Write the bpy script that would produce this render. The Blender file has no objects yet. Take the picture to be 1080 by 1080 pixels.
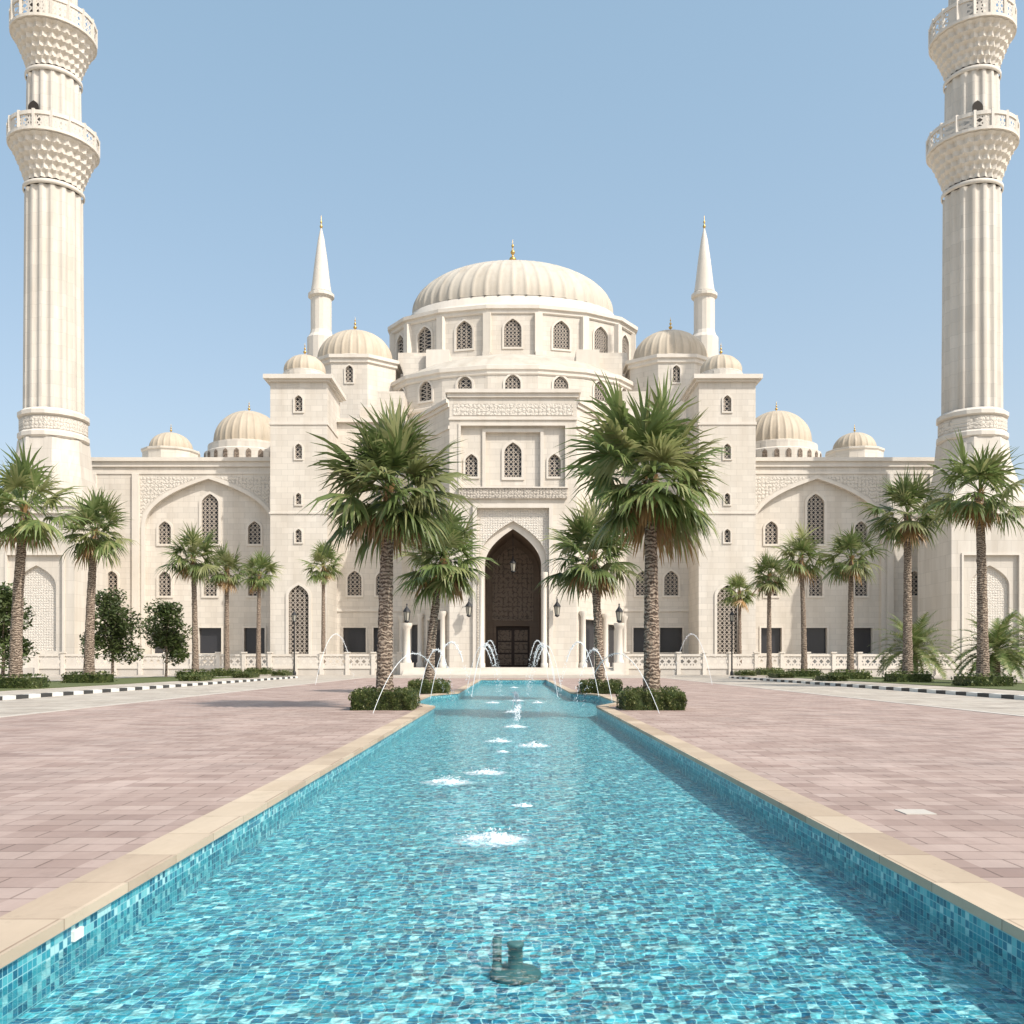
import bpy, math, random
from mathutils import Vector, noise as mnoise
from mathutils.geometry import tessellate_polygon
R_=random.Random(7)
sc=bpy.context.scene
pi=math.pi

# ------------------------------------------------------------------ builder
class MB:
    def __init__(s): s.v=[];s.f=[];s.m=[];s.sm=[];s.mats=[]
    def mi(s,mat):
        if mat not in s.mats: s.mats.append(mat)
        return s.mats.index(mat)
    def face(s,pts,mat,sm=False):
        b=len(s.v); s.v.extend([tuple(p) for p in pts]); s.f.append(tuple(range(b,b+len(pts)))); s.m.append(s.mi(mat)); s.sm.append(sm)
    def grid(s,rows,mat,closed=True,sm=True):
        b=len(s.v); n=len(rows[0]); k=s.mi(mat)
        for r in rows: s.v.extend([tuple(p) for p in r])
        for i in range(len(rows)-1):
            for j in range(n if closed else n-1):
                j2=(j+1)%n
                s.f.append((b+i*n+j,b+i*n+j2,b+(i+1)*n+j2,b+(i+1)*n+j)); s.m.append(k); s.sm.append(sm)
    def box(s,x0,x1,y0,y1,z0,z1,mat,skip=''):
        if x0>x1:x0,x1=x1,x0
        F={'f':[(x0,y0,z0),(x1,y0,z0),(x1,y0,z1),(x0,y0,z1)],'k':[(x1,y1,z0),(x0,y1,z0),(x0,y1,z1),(x1,y1,z1)],
           'l':[(x0,y1,z0),(x0,y0,z0),(x0,y0,z1),(x0,y1,z1)],'r':[(x1,y0,z0),(x1,y1,z0),(x1,y1,z1),(x1,y0,z1)],
           't':[(x0,y0,z1),(x1,y0,z1),(x1,y1,z1),(x0,y1,z1)],'b':[(x0,y1,z0),(x1,y1,z0),(x1,y0,z0),(x0,y0,z0)]}
        for k,p in F.items():
            if k not in skip: s.face(p,mat)
    def lathe(s,cx,cy,prof,seg,mat,sm=True,sy=1.0,rot=0,mod=None):
        rows=[]
        for i,(r,z) in enumerate(prof):
            row=[]
            for j in range(seg):
                a=2*pi*j/seg+rot
                k=mod(i,a,j) if mod else 1.0
                row.append((cx+r*k*math.sin(a),cy-r*k*math.cos(a)*sy,z))
            rows.append(row)
        s.grid(rows,mat,True,sm)
    def poly(s,o,u,v,outer,holes,mat):
        o=Vector(o);u=Vector(u);v=Vector(v)
        loops=[[Vector((a,b,0)) for a,b in outer]]+[[Vector((a,b,0)) for a,b in h] for h in holes]
        flat=[p for l in loops for p in l]
        b=len(s.v); s.v.extend([tuple(o+u*p.x+v*p.y) for p in flat]); k=s.mi(mat)
        for t in tessellate_polygon(loops):
            s.f.append((b+t[0],b+t[1],b+t[2])); s.m.append(k); s.sm.append(False)
    def panel(s,o,u,v,n,outer,holes,mat):
        o=Vector(o);u=Vector(u);v=Vector(v);n=Vector(n)
        s.poly(o,u,v,outer,[h['p'] for h in holes],mat)
        for h in holes:
            P=h['p']; D=h.get('d',.4)
            W=lambda q,e:o+u*q[0]+v*q[1]+n*e
            for i in range(len(P)):
                a,b=P[i],P[(i+1)%len(P)]
                s.face([W(a,0),W(b,0),W(b,-D),W(a,-D)],h.get('rm',mat))
            s.panel(o-n*D,u,v,n,P,h.get('h',[]),h.get('m',mat))
            if h.get('lat'): s.poly(o-n*min(.15,D*.5),u,v,P,[],h['lat'])
            t=h.get('fr',0)
            if t:
                xs=[q[0] for q in P];zs=[q[1] for q in P]
                cx=(min(xs)+max(xs))/2;cz=(min(zs)+max(zs))/2;w=max(xs)-min(xs);hh=max(zs)-min(zs)
                O=[(cx+(q[0]-cx)*(w+2*t)/w,cz+(q[1]-cz)*(hh+2*t)/hh) for q in P]
                e=h.get('pr',.14); fm=h.get('fm',mat)
                for i in range(len(P)):
                    j=(i+1)%len(P)
                    s.face([W(P[i],e),W(P[j],e),W(O[j],e),W(O[i],e)],fm)
                    s.face([W(O[i],e),W(O[j],e),W(O[j],0),W(O[i],0)],fm)
                    s.face([W(P[i],e),W(P[j],e),W(P[j],0),W(P[i],0)],fm)
    def obj(s,name,parent=None,loc=None):
        me=bpy.data.meshes.new(name); me.from_pydata(s.v,[],s.f); me.update()
        for m in s.mats: me.materials.append(m)
        me.polygons.foreach_set('material_index',s.m); me.polygons.foreach_set('use_smooth',s.sm)
        ob=bpy.data.objects.new(name,me); sc.collection.objects.link(ob)
        if loc: ob.location=loc
        if parent: ob.parent=parent
        return ob
def empty(name):
    e=bpy.data.objects.new(name,None); sc.collection.objects.link(e); return e

# ------------------------------------------------------------------ materials
def nm(name,rough=.7,col=(.5,.5,.5),spec=.3):
    m=bpy.data.materials.new(name); m.use_nodes=True; nt=m.node_tree; b=nt.nodes['Principled BSDF']
    b.inputs['Roughness'].default_value=rough; b.inputs['Base Color'].default_value=(*col,1)
    b.inputs['Specular IOR Level'].default_value=spec
    return m,nt,b
def N(nt,t,**k):
    n=nt.nodes.new(t)
    for a,b in k.items(): setattr(n,a,b)
    return n
def math_(nt,op,a,b=None,c=None):
    n=N(nt,'ShaderNodeMath',operation=op)
    for i,x in enumerate((a,b,c)):
        if x is None: continue
        if isinstance(x,(int,float)): n.inputs[i].default_value=x
        else: nt.links.new(x,n.inputs[i])
    return n.outputs[0]
def mixc(nt,fac,a,b,mode='MIX'):
    n=N(nt,'ShaderNodeMix',data_type='RGBA',blend_type=mode)
    for i,x in ((0,fac),(6,a),(7,b)):
        if isinstance(x,(int,float)): n.inputs[i].default_value=x
        elif isinstance(x,tuple): n.inputs[i].default_value=(*x,1) if len(x)==3 else x
        else: nt.links.new(x,n.inputs[i])
    return n.outputs[2]
def noise(nt,vec,scale,detail=4,rough=.55):
    n=N(nt,'ShaderNodeTexNoise'); n.inputs['Scale'].default_value=scale; n.inputs['Detail'].default_value=detail; n.inputs['Roughness'].default_value=rough
    if vec is not None: nt.links.new(vec,n.inputs['Vector'])
    return n.outputs['Fac']
def ramp(nt,fac,stops,interp='LINEAR'):
    n=N(nt,'ShaderNodeValToRGB'); n.color_ramp.interpolation=interp
    e=n.color_ramp.elements
    while len(e)<len(stops): e.new(.5)
    for i,(p,c) in enumerate(stops): e[i].position=p; e[i].color=(*c,1) if len(c)==3 else c
    nt.links.new(fac,n.inputs[0]); return n.outputs[0]
def bump(nt,h,bs,strength=.3,dist=.05):
    n=N(nt,'ShaderNodeBump'); n.inputs['Strength'].default_value=strength; n.inputs['Distance'].default_value=dist
    nt.links.new(h,n.inputs['Height']); nt.links.new(n.outputs[0],bs.inputs['Normal']); return n
def coords(nt):
    tc=N(nt,'ShaderNodeTexCoord'); sp=N(nt,'ShaderNodeSeparateXYZ'); nt.links.new(tc.outputs['Object'],sp.inputs[0])
    return tc.outputs['Object'],sp.outputs
def comb(nt,x,y,z=0.0):
    n=N(nt,'ShaderNodeCombineXYZ')
    for i,q in enumerate((x,y,z)):
        if isinstance(q,(int,float)): n.inputs[i].default_value=q
        else: nt.links.new(q,n.inputs[i])
    return n.outputs[0]
def mapv(nt,vec,sc3):
    n=N(nt,'ShaderNodeMapping'); n.inputs['Scale'].default_value=sc3; nt.links.new(vec,n.inputs[0]); return n.outputs[0]
def brick(nt,vec,w,h,mort,c1,c2,cm,offset=.5):
    n=N(nt,'ShaderNodeTexBrick',offset=offset); nt.links.new(vec,n.inputs['Vector'])
    n.inputs['Scale'].default_value=1; n.inputs['Brick Width'].default_value=w; n.inputs['Row Height'].default_value=h
    n.inputs['Mortar Size'].default_value=mort; n.inputs['Color1'].default_value=(*c1,1); n.inputs['Color2'].default_value=(*c2,1); n.inputs['Mortar'].default_value=(*cm,1)
    n.inputs['Mortar Smooth'].default_value=.2
    return n

def stone(name,base,joints=True,stain=.18,bw=1.5,bh=.75):
    m,nt,b=nm(name,.62,base,.3)
    ob,s=coords(nt)
    u=math_(nt,'ADD',s[0],s[1]); uv=comb(nt,u,s[2])
    d=tuple(x*.91 for x in base); e=tuple(min(1,x*1.04) for x in base); mo=tuple(x*.74 for x in base)
    if joints:
        br=brick(nt,uv,bw,bh,.022,d,e,mo); col=br.outputs['Color']
    else:
        col=mixc(nt,noise(nt,ob,1.5),d,e)
    n1=noise(nt,mapv(nt,ob,(.5,.5,.07)),1.2,6,.65)
    f1=ramp(nt,n1,[(.42,(0,0,0)),(.75,(1,1,1))])
    col=mixc(nt,math_(nt,'MULTIPLY',f1,stain*1.9),col,tuple(x*y for x,y in zip(base,(.60,.54,.47))))
    n2=noise(nt,ob,.12,3); f2=ramp(nt,n2,[(.35,(0,0,0)),(.7,(1,1,1))])
    col=mixc(nt,math_(nt,'MULTIPLY',f2,.3),col,tuple(x*y for x,y in zip(base,(.9,.855,.78))))
    nt.links.new(col,b.inputs['Base Color'])
    bump(nt,noise(nt,ob,6,5),b,.25,.03)
    return m
M_wall=stone('white_marble',(.625,.575,.51),True,.22)
M_plain=stone('smooth_marble',(.655,.605,.54),False,.16)
M_dome=stone('dome_stone',(.53,.48,.41),False,.3)
M_dome2=stone('cream_dome_stone',(.50,.43,.34),False,.3)
M_minaret=stone('minaret_marble',(.60,.555,.495),True,.26,1.6,1.6)
M_col=stone('pale_stone',(.53,.49,.44),False)

def ornament(name,base,scale,hollow_shade=.55):
    m,nt,b=nm(name,.7,base)
    ob,s=coords(nt); u=math_(nt,'ADD',s[0],s[1])
    a=math_(nt,'SINE',math_(nt,'MULTIPLY',u,scale*pi)); c=math_(nt,'SINE',math_(nt,'MULTIPLY',s[2],scale*pi))
    g=math_(nt,'ABSOLUTE',math_(nt,'MULTIPLY',a,c))
    v=N(nt,'ShaderNodeTexVoronoi',feature='DISTANCE_TO_EDGE'); v.inputs['Scale'].default_value=scale*1.3
    nt.links.new(comb(nt,u,s[2]),v.inputs['Vector'])
    h=math_(nt,'ADD',math_(nt,'MULTIPLY',g,.6),math_(nt,'MINIMUM',math_(nt,'MULTIPLY',v.outputs['Distance'],3.0),.5))
    f=ramp(nt,h,[(.22,(0,0,0)),(.5,(1,1,1))])
    nt.links.new(mixc(nt,f,tuple(x*hollow_shade for x in base),base),b.inputs['Base Color'])  # shade painted into the colour of the carving's hollows, besides the bump
    bump(nt,h,b,.6,.12)
    return m
M_orn=ornament('carved_relief',(.61,.555,.485),2.0,.7)
M_orn2=ornament('carved_frieze_grey',(.48,.43,.37),2.6,.42)
M_orn3=ornament('portal_relief',(.63,.58,.515),3.2,.82)

def lattice(name,base,f,thr=.42):
    m,nt,b=nm(name,.7,base)
    ob,s=coords(nt); u=math_(nt,'ADD',s[0],s[1])
    p=math_(nt,'ABSOLUTE',math_(nt,'SINE',math_(nt,'MULTIPLY',math_(nt,'ADD',u,s[2]),f*pi)))
    q=math_(nt,'ABSOLUTE',math_(nt,'SINE',math_(nt,'MULTIPLY',math_(nt,'SUBTRACT',u,s[2]),f*pi)))
    r=math_(nt,'ABSOLUTE',math_(nt,'SINE',math_(nt,'MULTIPLY',u,f*pi)))
    k=math_(nt,'LESS_THAN',math_(nt,'MINIMUM',math_(nt,'MINIMUM',p,q),math_(nt,'ADD',r,.12)),thr)
    nt.links.new(k,b.inputs['Alpha'])
    return m
M_lat=lattice('stone_lattice',(.36,.31,.26),1.7,.36)
M_latp=lattice('parapet_lattice',(.58,.53,.47),1.3,.5)
M_glass,_,b_=nm('dark_window_glass',.12,(.035,.035,.04),.5)
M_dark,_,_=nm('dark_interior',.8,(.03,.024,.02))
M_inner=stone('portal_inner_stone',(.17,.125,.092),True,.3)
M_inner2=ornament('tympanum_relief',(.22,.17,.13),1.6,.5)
M_wood,nt,b=nm('dark_wood',.5,(.035,.018,.012))
M_gold,nt,b=nm('gilded_metal',.35,(.55,.36,.12)); b.inputs['Metallic'].default_value=.85
M_iron,nt,b=nm('black_iron',.45,(.02,.02,.022))
M_lamp,nt,b=nm('lantern_glass',.2,(.35,.33,.28))

def pavers(name,c1,c2,cm,w,h,mort=.012,patch=.3):
    m,nt,b=nm(name,.75,c1,.3)
    ob,s=coords(nt)
    br=brick(nt,ob,w,h,mort,c1,c2,cm)
    n1=ramp(nt,noise(nt,ob,.35,5,.6),[(.35,(0,0,0)),(.68,(1,1,1))])
    c=mixc(nt,math_(nt,'MULTIPLY',n1,patch),br.outputs['Color'],tuple(x*.66 for x in c1))
    n2=ramp(nt,noise(nt,mapv(nt,ob,(.8,.25,1)),1.1,6,.7),[(.46,(0,0,0)),(.72,(1,1,1))])
    c=mixc(nt,math_(nt,'MULTIPLY',n2,.45),c,tuple(min(.9,x*1.3+.03) for x in c2))
    n3=ramp(nt,noise(nt,ob,2.6,7,.75),[(.58,(0,0,0)),(.75,(1,1,1))])
    c=mixc(nt,math_(nt,'MULTIPLY',n3,.4),c,tuple(x*.5 for x in c1))
    wn=N(nt,'ShaderNodeTexWhiteNoise',noise_dimensions='2D')
    row=math_(nt,'FLOOR',math_(nt,'DIVIDE',s[1],h)); off=math_(nt,'MULTIPLY',math_(nt,'MODULO',math_(nt,'ABSOLUTE',row),2.0),.5)
    cx=math_(nt,'FLOOR',math_(nt,'SUBTRACT',math_(nt,'DIVIDE',s[0],w),off)); nt.links.new(comb(nt,cx,row),wn.inputs['Vector'])
    k=ramp(nt,wn.outputs['Value'],[(0,(.74,.70,.69)),(.5,(.92,.905,.90)),(1,(1.0,1.0,1.0))])
    c=mixc(nt,1.0,c,k,'MULTIPLY')
    nt.links.new(c,b.inputs['Base Color'])
    h_=math_(nt,'ADD',math_(nt,'MULTIPLY',br.outputs['Fac'],-1.0),math_(nt,'MULTIPLY',noise(nt,ob,12,5),.5))
    bump(nt,h_,b,.5,.01)
    rr=ramp(nt,noise(nt,ob,.6,4),[(.3,(.5,.5,.5)),(.7,(.85,.85,.85))]); nt.links.new(rr,b.inputs['Roughness'])
    return m
M_pink=pavers('pink_pavers',(.375,.275,.235),(.43,.33,.285),(.2,.145,.12),.6,.3,.010,.32)
M_beige=pavers('beige_paving',(.45,.40,.335),(.49,.44,.375),(.3,.26,.22),.8,.4,.01,.25)
M_coping=pavers('sandstone_coping',(.48,.38,.275),(.53,.43,.32),(.31,.23,.165),.9,.9,.008,.3)
m,nt,b=nm('sandy_ground',.9,(.42,.36,.29)); M_sand=m; ob,s=coords(nt)
nt.links.new(mixc(nt,noise(nt,ob,.3,6),(.36,.31,.25),(.48,.42,.34)),b.inputs['Base Color'])
m,nt,b=nm('lawn_grass',.9,(.06,.1,.03)); M_grass=m; ob,s=coords(nt)
nt.links.new(mixc(nt,noise(nt,ob,2,8,.7),(.06,.085,.025),(.15,.16,.07)),b.inputs['Base Color']); bump(nt,noise(nt,ob,20,6),b,.8,.05)
M_black,_,_=nm('black_kerb_paint',.6,(.05,.05,.05)); M_white,_,_=nm('white_kerb_paint',.6,(.68,.67,.63))

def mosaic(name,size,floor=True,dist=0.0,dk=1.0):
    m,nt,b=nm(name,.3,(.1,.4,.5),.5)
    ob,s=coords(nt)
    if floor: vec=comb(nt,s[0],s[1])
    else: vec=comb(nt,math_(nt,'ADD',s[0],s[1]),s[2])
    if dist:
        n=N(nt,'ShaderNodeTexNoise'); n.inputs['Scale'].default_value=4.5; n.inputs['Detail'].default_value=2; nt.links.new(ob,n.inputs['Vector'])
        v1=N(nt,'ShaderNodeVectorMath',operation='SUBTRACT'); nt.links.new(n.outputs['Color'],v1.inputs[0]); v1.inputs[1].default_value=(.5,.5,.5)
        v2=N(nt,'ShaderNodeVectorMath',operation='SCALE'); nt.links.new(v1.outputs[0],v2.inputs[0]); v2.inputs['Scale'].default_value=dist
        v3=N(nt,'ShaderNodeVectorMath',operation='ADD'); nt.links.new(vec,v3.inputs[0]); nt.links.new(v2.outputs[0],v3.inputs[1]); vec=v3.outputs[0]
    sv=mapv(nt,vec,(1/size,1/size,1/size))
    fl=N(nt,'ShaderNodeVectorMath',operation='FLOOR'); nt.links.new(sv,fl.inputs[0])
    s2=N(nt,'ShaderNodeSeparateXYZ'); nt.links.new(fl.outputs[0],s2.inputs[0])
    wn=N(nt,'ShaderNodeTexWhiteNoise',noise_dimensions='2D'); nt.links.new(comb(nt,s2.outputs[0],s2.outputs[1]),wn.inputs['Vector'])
    col=ramp(nt,wn.outputs['Value'],[(0,(.014*dk,.13*dk,.22*dk)),(.16,(.025*dk,.22*dk,.33*dk)),(.38,(.04*dk,.34*dk,.43*dk)),(.60,(.09*dk,.45*dk,.52*dk)),(.78,(.20*dk,.58*dk,.62*dk)),(.90,(.48*dk,.78*dk,.78*dk))],'CONSTANT')  # random mosaic tones; the palest tiles also stand in for water glints
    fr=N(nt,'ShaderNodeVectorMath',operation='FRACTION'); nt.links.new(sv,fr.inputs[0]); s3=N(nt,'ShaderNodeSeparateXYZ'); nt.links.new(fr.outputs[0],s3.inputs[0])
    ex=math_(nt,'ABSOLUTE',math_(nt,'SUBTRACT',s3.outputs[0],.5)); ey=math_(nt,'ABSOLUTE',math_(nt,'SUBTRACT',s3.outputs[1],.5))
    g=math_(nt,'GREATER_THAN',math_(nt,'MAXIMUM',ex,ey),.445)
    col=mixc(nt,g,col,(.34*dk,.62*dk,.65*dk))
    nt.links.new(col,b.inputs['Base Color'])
    if dist: # floor relief shaped to imitate rippling caustic light
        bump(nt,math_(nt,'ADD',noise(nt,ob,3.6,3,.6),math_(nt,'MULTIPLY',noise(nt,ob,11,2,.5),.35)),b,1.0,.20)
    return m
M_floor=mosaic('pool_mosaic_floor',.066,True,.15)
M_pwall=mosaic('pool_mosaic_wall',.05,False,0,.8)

m=bpy.data.materials.new('pool_water'); m.use_nodes=True; nt=m.node_tree; nt.nodes.clear(); M_water=m
out=N(nt,'ShaderNodeOutputMaterial'); tr=N(nt,'ShaderNodeBsdfTransparent'); gl=N(nt,'ShaderNodeBsdfGlossy'); gl.inputs['Roughness'].default_value=.03
tr.inputs[0].default_value=(.84,.97,.98,1)
ob,s=coords(nt)
h1=noise(nt,mapv(nt,ob,(1,.8,1)),3.2,3,.5); h2=noise(nt,ob,9,2,.5)
hh=math_(nt,'ADD',h1,math_(nt,'MULTIPLY',h2,.4))
bp=N(nt,'ShaderNodeBump'); bp.inputs['Strength'].default_value=1; bp.inputs['Distance'].default_value=.17; nt.links.new(hh,bp.inputs['Height'])
fz=N(nt,'ShaderNodeFresnel'); fz.inputs['IOR'].default_value=1.33; nt.links.new(bp.outputs[0],fz.inputs['Normal']); nt.links.new(bp.outputs[0],gl.inputs['Normal'])
mx=N(nt,'ShaderNodeMixShader'); nt.links.new(math_(nt,'MINIMUM',fz.outputs[0],.36),mx.inputs[0]); nt.links.new(tr.outputs[0],mx.inputs[1]); nt.links.new(gl.outputs[0],mx.inputs[2]); nt.links.new(mx.outputs[0],out.inputs[0])

m,nt,b=nm('foam',.5,(.85,.9,.92)); M_foam=m; ob,s=coords(nt)
f=ramp(nt,noise(nt,ob,13,6,.75),[(.44,(0,0,0)),(.62,(1,1,1))])
ln=N(nt,'ShaderNodeVectorMath',operation='LENGTH'); nt.links.new(ob,ln.inputs[0])
fo=ramp(nt,ln.outputs['Value'],[(.08,(1,1,1)),(.42,(.0,.0,.0))])
fm_=math_(nt,'MINIMUM',math_(nt,'MULTIPLY',math_(nt,'ADD',f,.15),math_(nt,'MULTIPLY',fo,1.2)),1.0)
nt.links.new(fm_,b.inputs['Alpha'])
m,nt,b=nm('water_jet',.2,(.9,.93,.95)); M_jet=m; b.inputs['Alpha'].default_value=.75

def leafm(name,c1,c2,trans=.38):
    m,nt,b=nm(name,.42,c1,.45); ob,s=coords(nt)
    oi=N(nt,'ShaderNodeObjectInfo')
    c=mixc(nt,ramp(nt,noise(nt,ob,2.3,3),[(.35,(0,0,0)),(.65,(1,1,1))]),c1,c2)
    k=math_(nt,'ADD',.85,math_(nt,'MULTIPLY',oi.outputs['Random'],.3))
    hs=N(nt,'ShaderNodeHueSaturation'); nt.links.new(c,hs.inputs['Color']); nt.links.new(k,hs.inputs['Value'])
    nt.links.new(hs.outputs[0],b.inputs['Base Color'])
    t=N(nt,'ShaderNodeBsdfTranslucent'); nt.links.new(hs.outputs[0],t.inputs[0]); mx=N(nt,'ShaderNodeMixShader'); mx.inputs[0].default_value=trans
    o=nt.nodes['Material Output']; nt.links.new(b.outputs[0],mx.inputs[1]); nt.links.new(t.outputs[0],mx.inputs[2]); nt.links.new(mx.outputs[0],o.inputs[0])
    return m
M_leafA=leafm('palm_leaf_green',(.12,.17,.05),(.17,.21,.07))
M_leafB=leafm('palm_leaf_yellow_green',(.25,.27,.10),(.30,.30,.14))
M_dead=leafm('dry_palm_leaf',(.28,.16,.06),(.35,.22,.10),.15)
M_bush=leafm('hedge_leaf',(.055,.085,.025),(.11,.14,.04))
M_tree=leafm('tree_leaf',(.065,.095,.032),(.12,.145,.055))
m,nt,b=nm('palm_bark',.9,(.2,.14,.1)); M_bark=m; ob,s=coords(nt)
w=N(nt,'ShaderNodeTexWave',bands_direction='Z'); w.inputs['Scale'].default_value=2.6; w.inputs['Distortion'].default_value=9; w.inputs['Detail'].default_value=4; w.inputs['Detail Scale'].default_value=2; nt.links.new(ob,w.inputs['Vector'])
f=math_(nt,'ADD',math_(nt,'MULTIPLY',w.outputs['Fac'],.3),math_(nt,'MULTIPLY',noise(nt,mapv(nt,ob,(1,1,1.6)),7,6,.7),.7))
nt.links.new(ramp(nt,f,[(.33,(.07,.048,.035)),(.5,(.22,.165,.125)),(.68,(.40,.32,.25))]),b.inputs['Base Color']); bump(nt,f,b,1,.07)

# ------------------------------------------------------------------ camera, light
cam=bpy.data.cameras.new('camera'); co=bpy.data.objects.new('camera',cam); sc.collection.objects.link(co); sc.camera=co
co.location=(-.12,0,1.5); co.rotation_euler=(pi/2,0,0); cam.sensor_width=36; cam.lens=36*1000/1080; cam.shift_y=158/1080; cam.clip_end=6000; cam.clip_start=.1
sv=Vector((4.6,-3.8,6.3)).normalized()
sun=bpy.data.lights.new('sun','SUN'); so=bpy.data.objects.new('sun',sun); sc.collection.objects.link(so)
sun.energy=4.7; sun.angle=math.radians(.5); sun.color=(1,.95,.87); so.rotation_euler=sv.to_track_quat('Z','Y').to_euler(); so.location=(40,-30,80)
w=bpy.data.worlds.new('World'); sc.world=w; w.use_nodes=True; nt=w.node_tree
sky=N(nt,'ShaderNodeTexSky',sky_type='NISHITA'); sky.sun_disc=False; sky.sun_elevation=math.asin(sv.z); sky.sun_rotation=math.atan2(sv.x,sv.y)
sky.air_density=1.0; sky.dust_density=4.5; sky.ozone_density=1.0
tc=N(nt,'ShaderNodeTexCoord'); sp=N(nt,'ShaderNodeSeparateXYZ'); nt.links.new(tc.outputs['Generated'],sp.inputs[0])
# atmospheric haze, densest at the horizon, thinning with elevation
lowz=math_(nt,'POWER',math_(nt,'SUBTRACT',1.0,math_(nt,'MAXIMUM',sp.outputs[2],0.0)),3.5)
haze=mixc(nt,lowz,(1.55,2.5,3.1),(3.7,3.75,3.75))
hz_=mixc(nt,1.0,sky.outputs[0],haze,'ADD')
bg=nt.nodes['Background']; bg.inputs[1].default_value=.12; nt.links.new(hz_,bg.inputs[0])
sc.view_settings.view_transform='Standard'; sc.view_settings.look='None'; sc.view_settings.exposure=0

# ------------------------------------------------------------------ ground & pool
CX=(1,0,0);CY=(0,1,0);CZ=(0,0,1);FN=(0,-1,0)
ZF=-.36; ZW=-.16
half=[(2.7,-4),(2.7,31.5),(3.75,34.5),(3.75,42.5),(2.7,45.5),(2.7,79)]
pool=half+[(-x,y) for x,y in reversed(half)]
def offset(P,e):
    n=len(P);o=[]
    for i in range(n):
        a=Vector(P[i-1]);b=Vector(P[i]);c=Vector(P[(i+1)%n])
        d1=(b-a).normalized();d2=(c-b).normalized(); n1=Vector((d1.y,-d1.x));n2=Vector((d2.y,-d2.x))
        mm=(n1+n2).normalized(); q=b+mm*e/max(.3,mm.dot(n1)); o.append((q.x,q.y))
    return o
po=offset(pool,.36)
b=MB(); b.poly((0,0,-.02),CX,CY,[(-2500,-400),(2500,-400),(2500,4500),(-2500,4500)],[[(-10,-8),(10,-8),(10,85),(-10,85)]],M_sand); b.obj('ground')
b=MB(); b.poly((0,0,0),CX,CY,[(-14,-20),(14,-20),(14,88),(-14,88)],[offset(pool,.30)],M_pink); b.obj('brick_plaza_pavement')
b=MB()
b.poly((0,0,-.002),CX,CY,[(-60,88),(60,88),(60,125),(-60,125)],[],M_beige)
for s in (-1,1): b.poly((0,0,-.002),CX,CY,[(14*s,-20),(20*s,-20),(20*s,88),(14*s,88)],[],M_beige); b.box(13.85*s,14.1*s,-20,88,-.03,.012,M_col)
b.obj('beige_pavement')
for s in (-1,1):
    b=MB(); b.box(20.2*s,36*s,-20,88,-.05,.10,M_beige); b.box(24.5*s,33*s,-19,87,.0,.13,M_grass)
    y=-20
    i=0
    while y<88:
        b.box(20.0*s,20.3*s,y,y+1,-.05,.16,M_white if i%2 else M_black); y+=1;i+=1
    b.obj('planted_kerbed_verge')
b=MB()
n=len(pool)
for i in range(n):
    j=(i+1)%n
    a,c=pool[i],pool[j]
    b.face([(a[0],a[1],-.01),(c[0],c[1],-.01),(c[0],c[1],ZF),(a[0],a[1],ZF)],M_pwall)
b.poly((0,0,ZF),CX,CY,pool,[],M_floor)
pl=empty('fountain_pool'); b.obj('mosaic_basin',pl)
b=MB(); inn=offset(pool,-.03)
for i in range(n):
    j=(i+1)%n; a,c=inn[i],inn[j]; A,C=po[i],po[j]
    b.face([(a[0],a[1],.035),(c[0],c[1],.035),(C[0],C[1],.035),(A[0],A[1],.035)],M_coping)
    b.face([(a[0],a[1],.035),(c[0],c[1],.035),(c[0],c[1],-.03),(a[0],a[1],-.03)],M_coping)
    b.face([(A[0],A[1],.035),(C[0],C[1],.035),(C[0],C[1],-.03),(A[0],A[1],-.03)],M_coping)
    b.face([(a[0],a[1],-.03),(c[0],c[1],-.03),pool[j]+(-.03,),pool[i]+(-.03,)],M_coping)
b.obj('coping',pl)
b=MB(); b.poly((0,0,ZW),CX,CY,pool,[],M_water); b.obj('pool_water')

m,nt,bb=nm('patinated_bronze',.45,(.05,.13,.13)); M_nz=m
b=MB(); b.lathe(0,0,[(0,0),(.15,0),(.155,.02),(.14,.04),(.055,.045),(.045,.055),(.042,.18),(.05,.18),(.05,.2),(.028,.205),(0,.205)],24,M_nz)
b.lathe(-.11,-.02,[(.03,.03),(.03,.08),(.018,.09),(0,.09)],12,M_nz); b.lathe(-.11,.13,[(.028,.0),(.028,.19),(0,.195)],12,M_nz)
b.obj('fountain_nozzle',None,(-.1,5.6,ZF))
b=MB(); b.box(-2.7,-2.68,5.55,5.67,-.14,-.08,M_white); b.obj('pool_wall_light')
for (x,y,r) in [(-.30,8.8,.40),(-1.0,13,.36),(-.52,14.1,.30),(.3,18.6,.4),(-.4,19.7,.32),(-.05,24,.4),(.0,10.9,.12),(-.1,31,.42),(.1,40,.42),(-.9,38,.4),(.9,38,.4),(0,50,.4),(0,60,.4),(-.3,17.4,.12)]:
    b=MB(); rows=[]
    for i in range(13):
        t=i/12; row=[]
        for j in range(36):
            a=2*pi*j/36
            k=1+.5*mnoise.noise(Vector((math.cos(a)*1.5+x*9,math.sin(a)*1.5+y,0)))
            rr=r*t*k; hgt=.035*(1-t)**1.5*r/.3*(1+2.2*mnoise.noise(Vector((rr*math.cos(a)*18+x,rr*math.sin(a)*18,y))))
            row.append((rr*math.cos(a),rr*math.sin(a),.006+max(0,hgt)))
        rows.append(row)
    b.grid(rows,M_foam)
    for k in range(90):
        a=R_.uniform(0,2*pi);q=r*abs(R_.gauss(0,.38)); z=R_.uniform(.01,.10)*r/.36; e=R_.uniform(.003,.010)
        b.lathe(q*math.cos(a),q*math.sin(a),[(0,z-e),(e,z),(0,z+e)],6,M_jet)
    b.obj('water_foam',None,(x,y,ZW))
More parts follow.
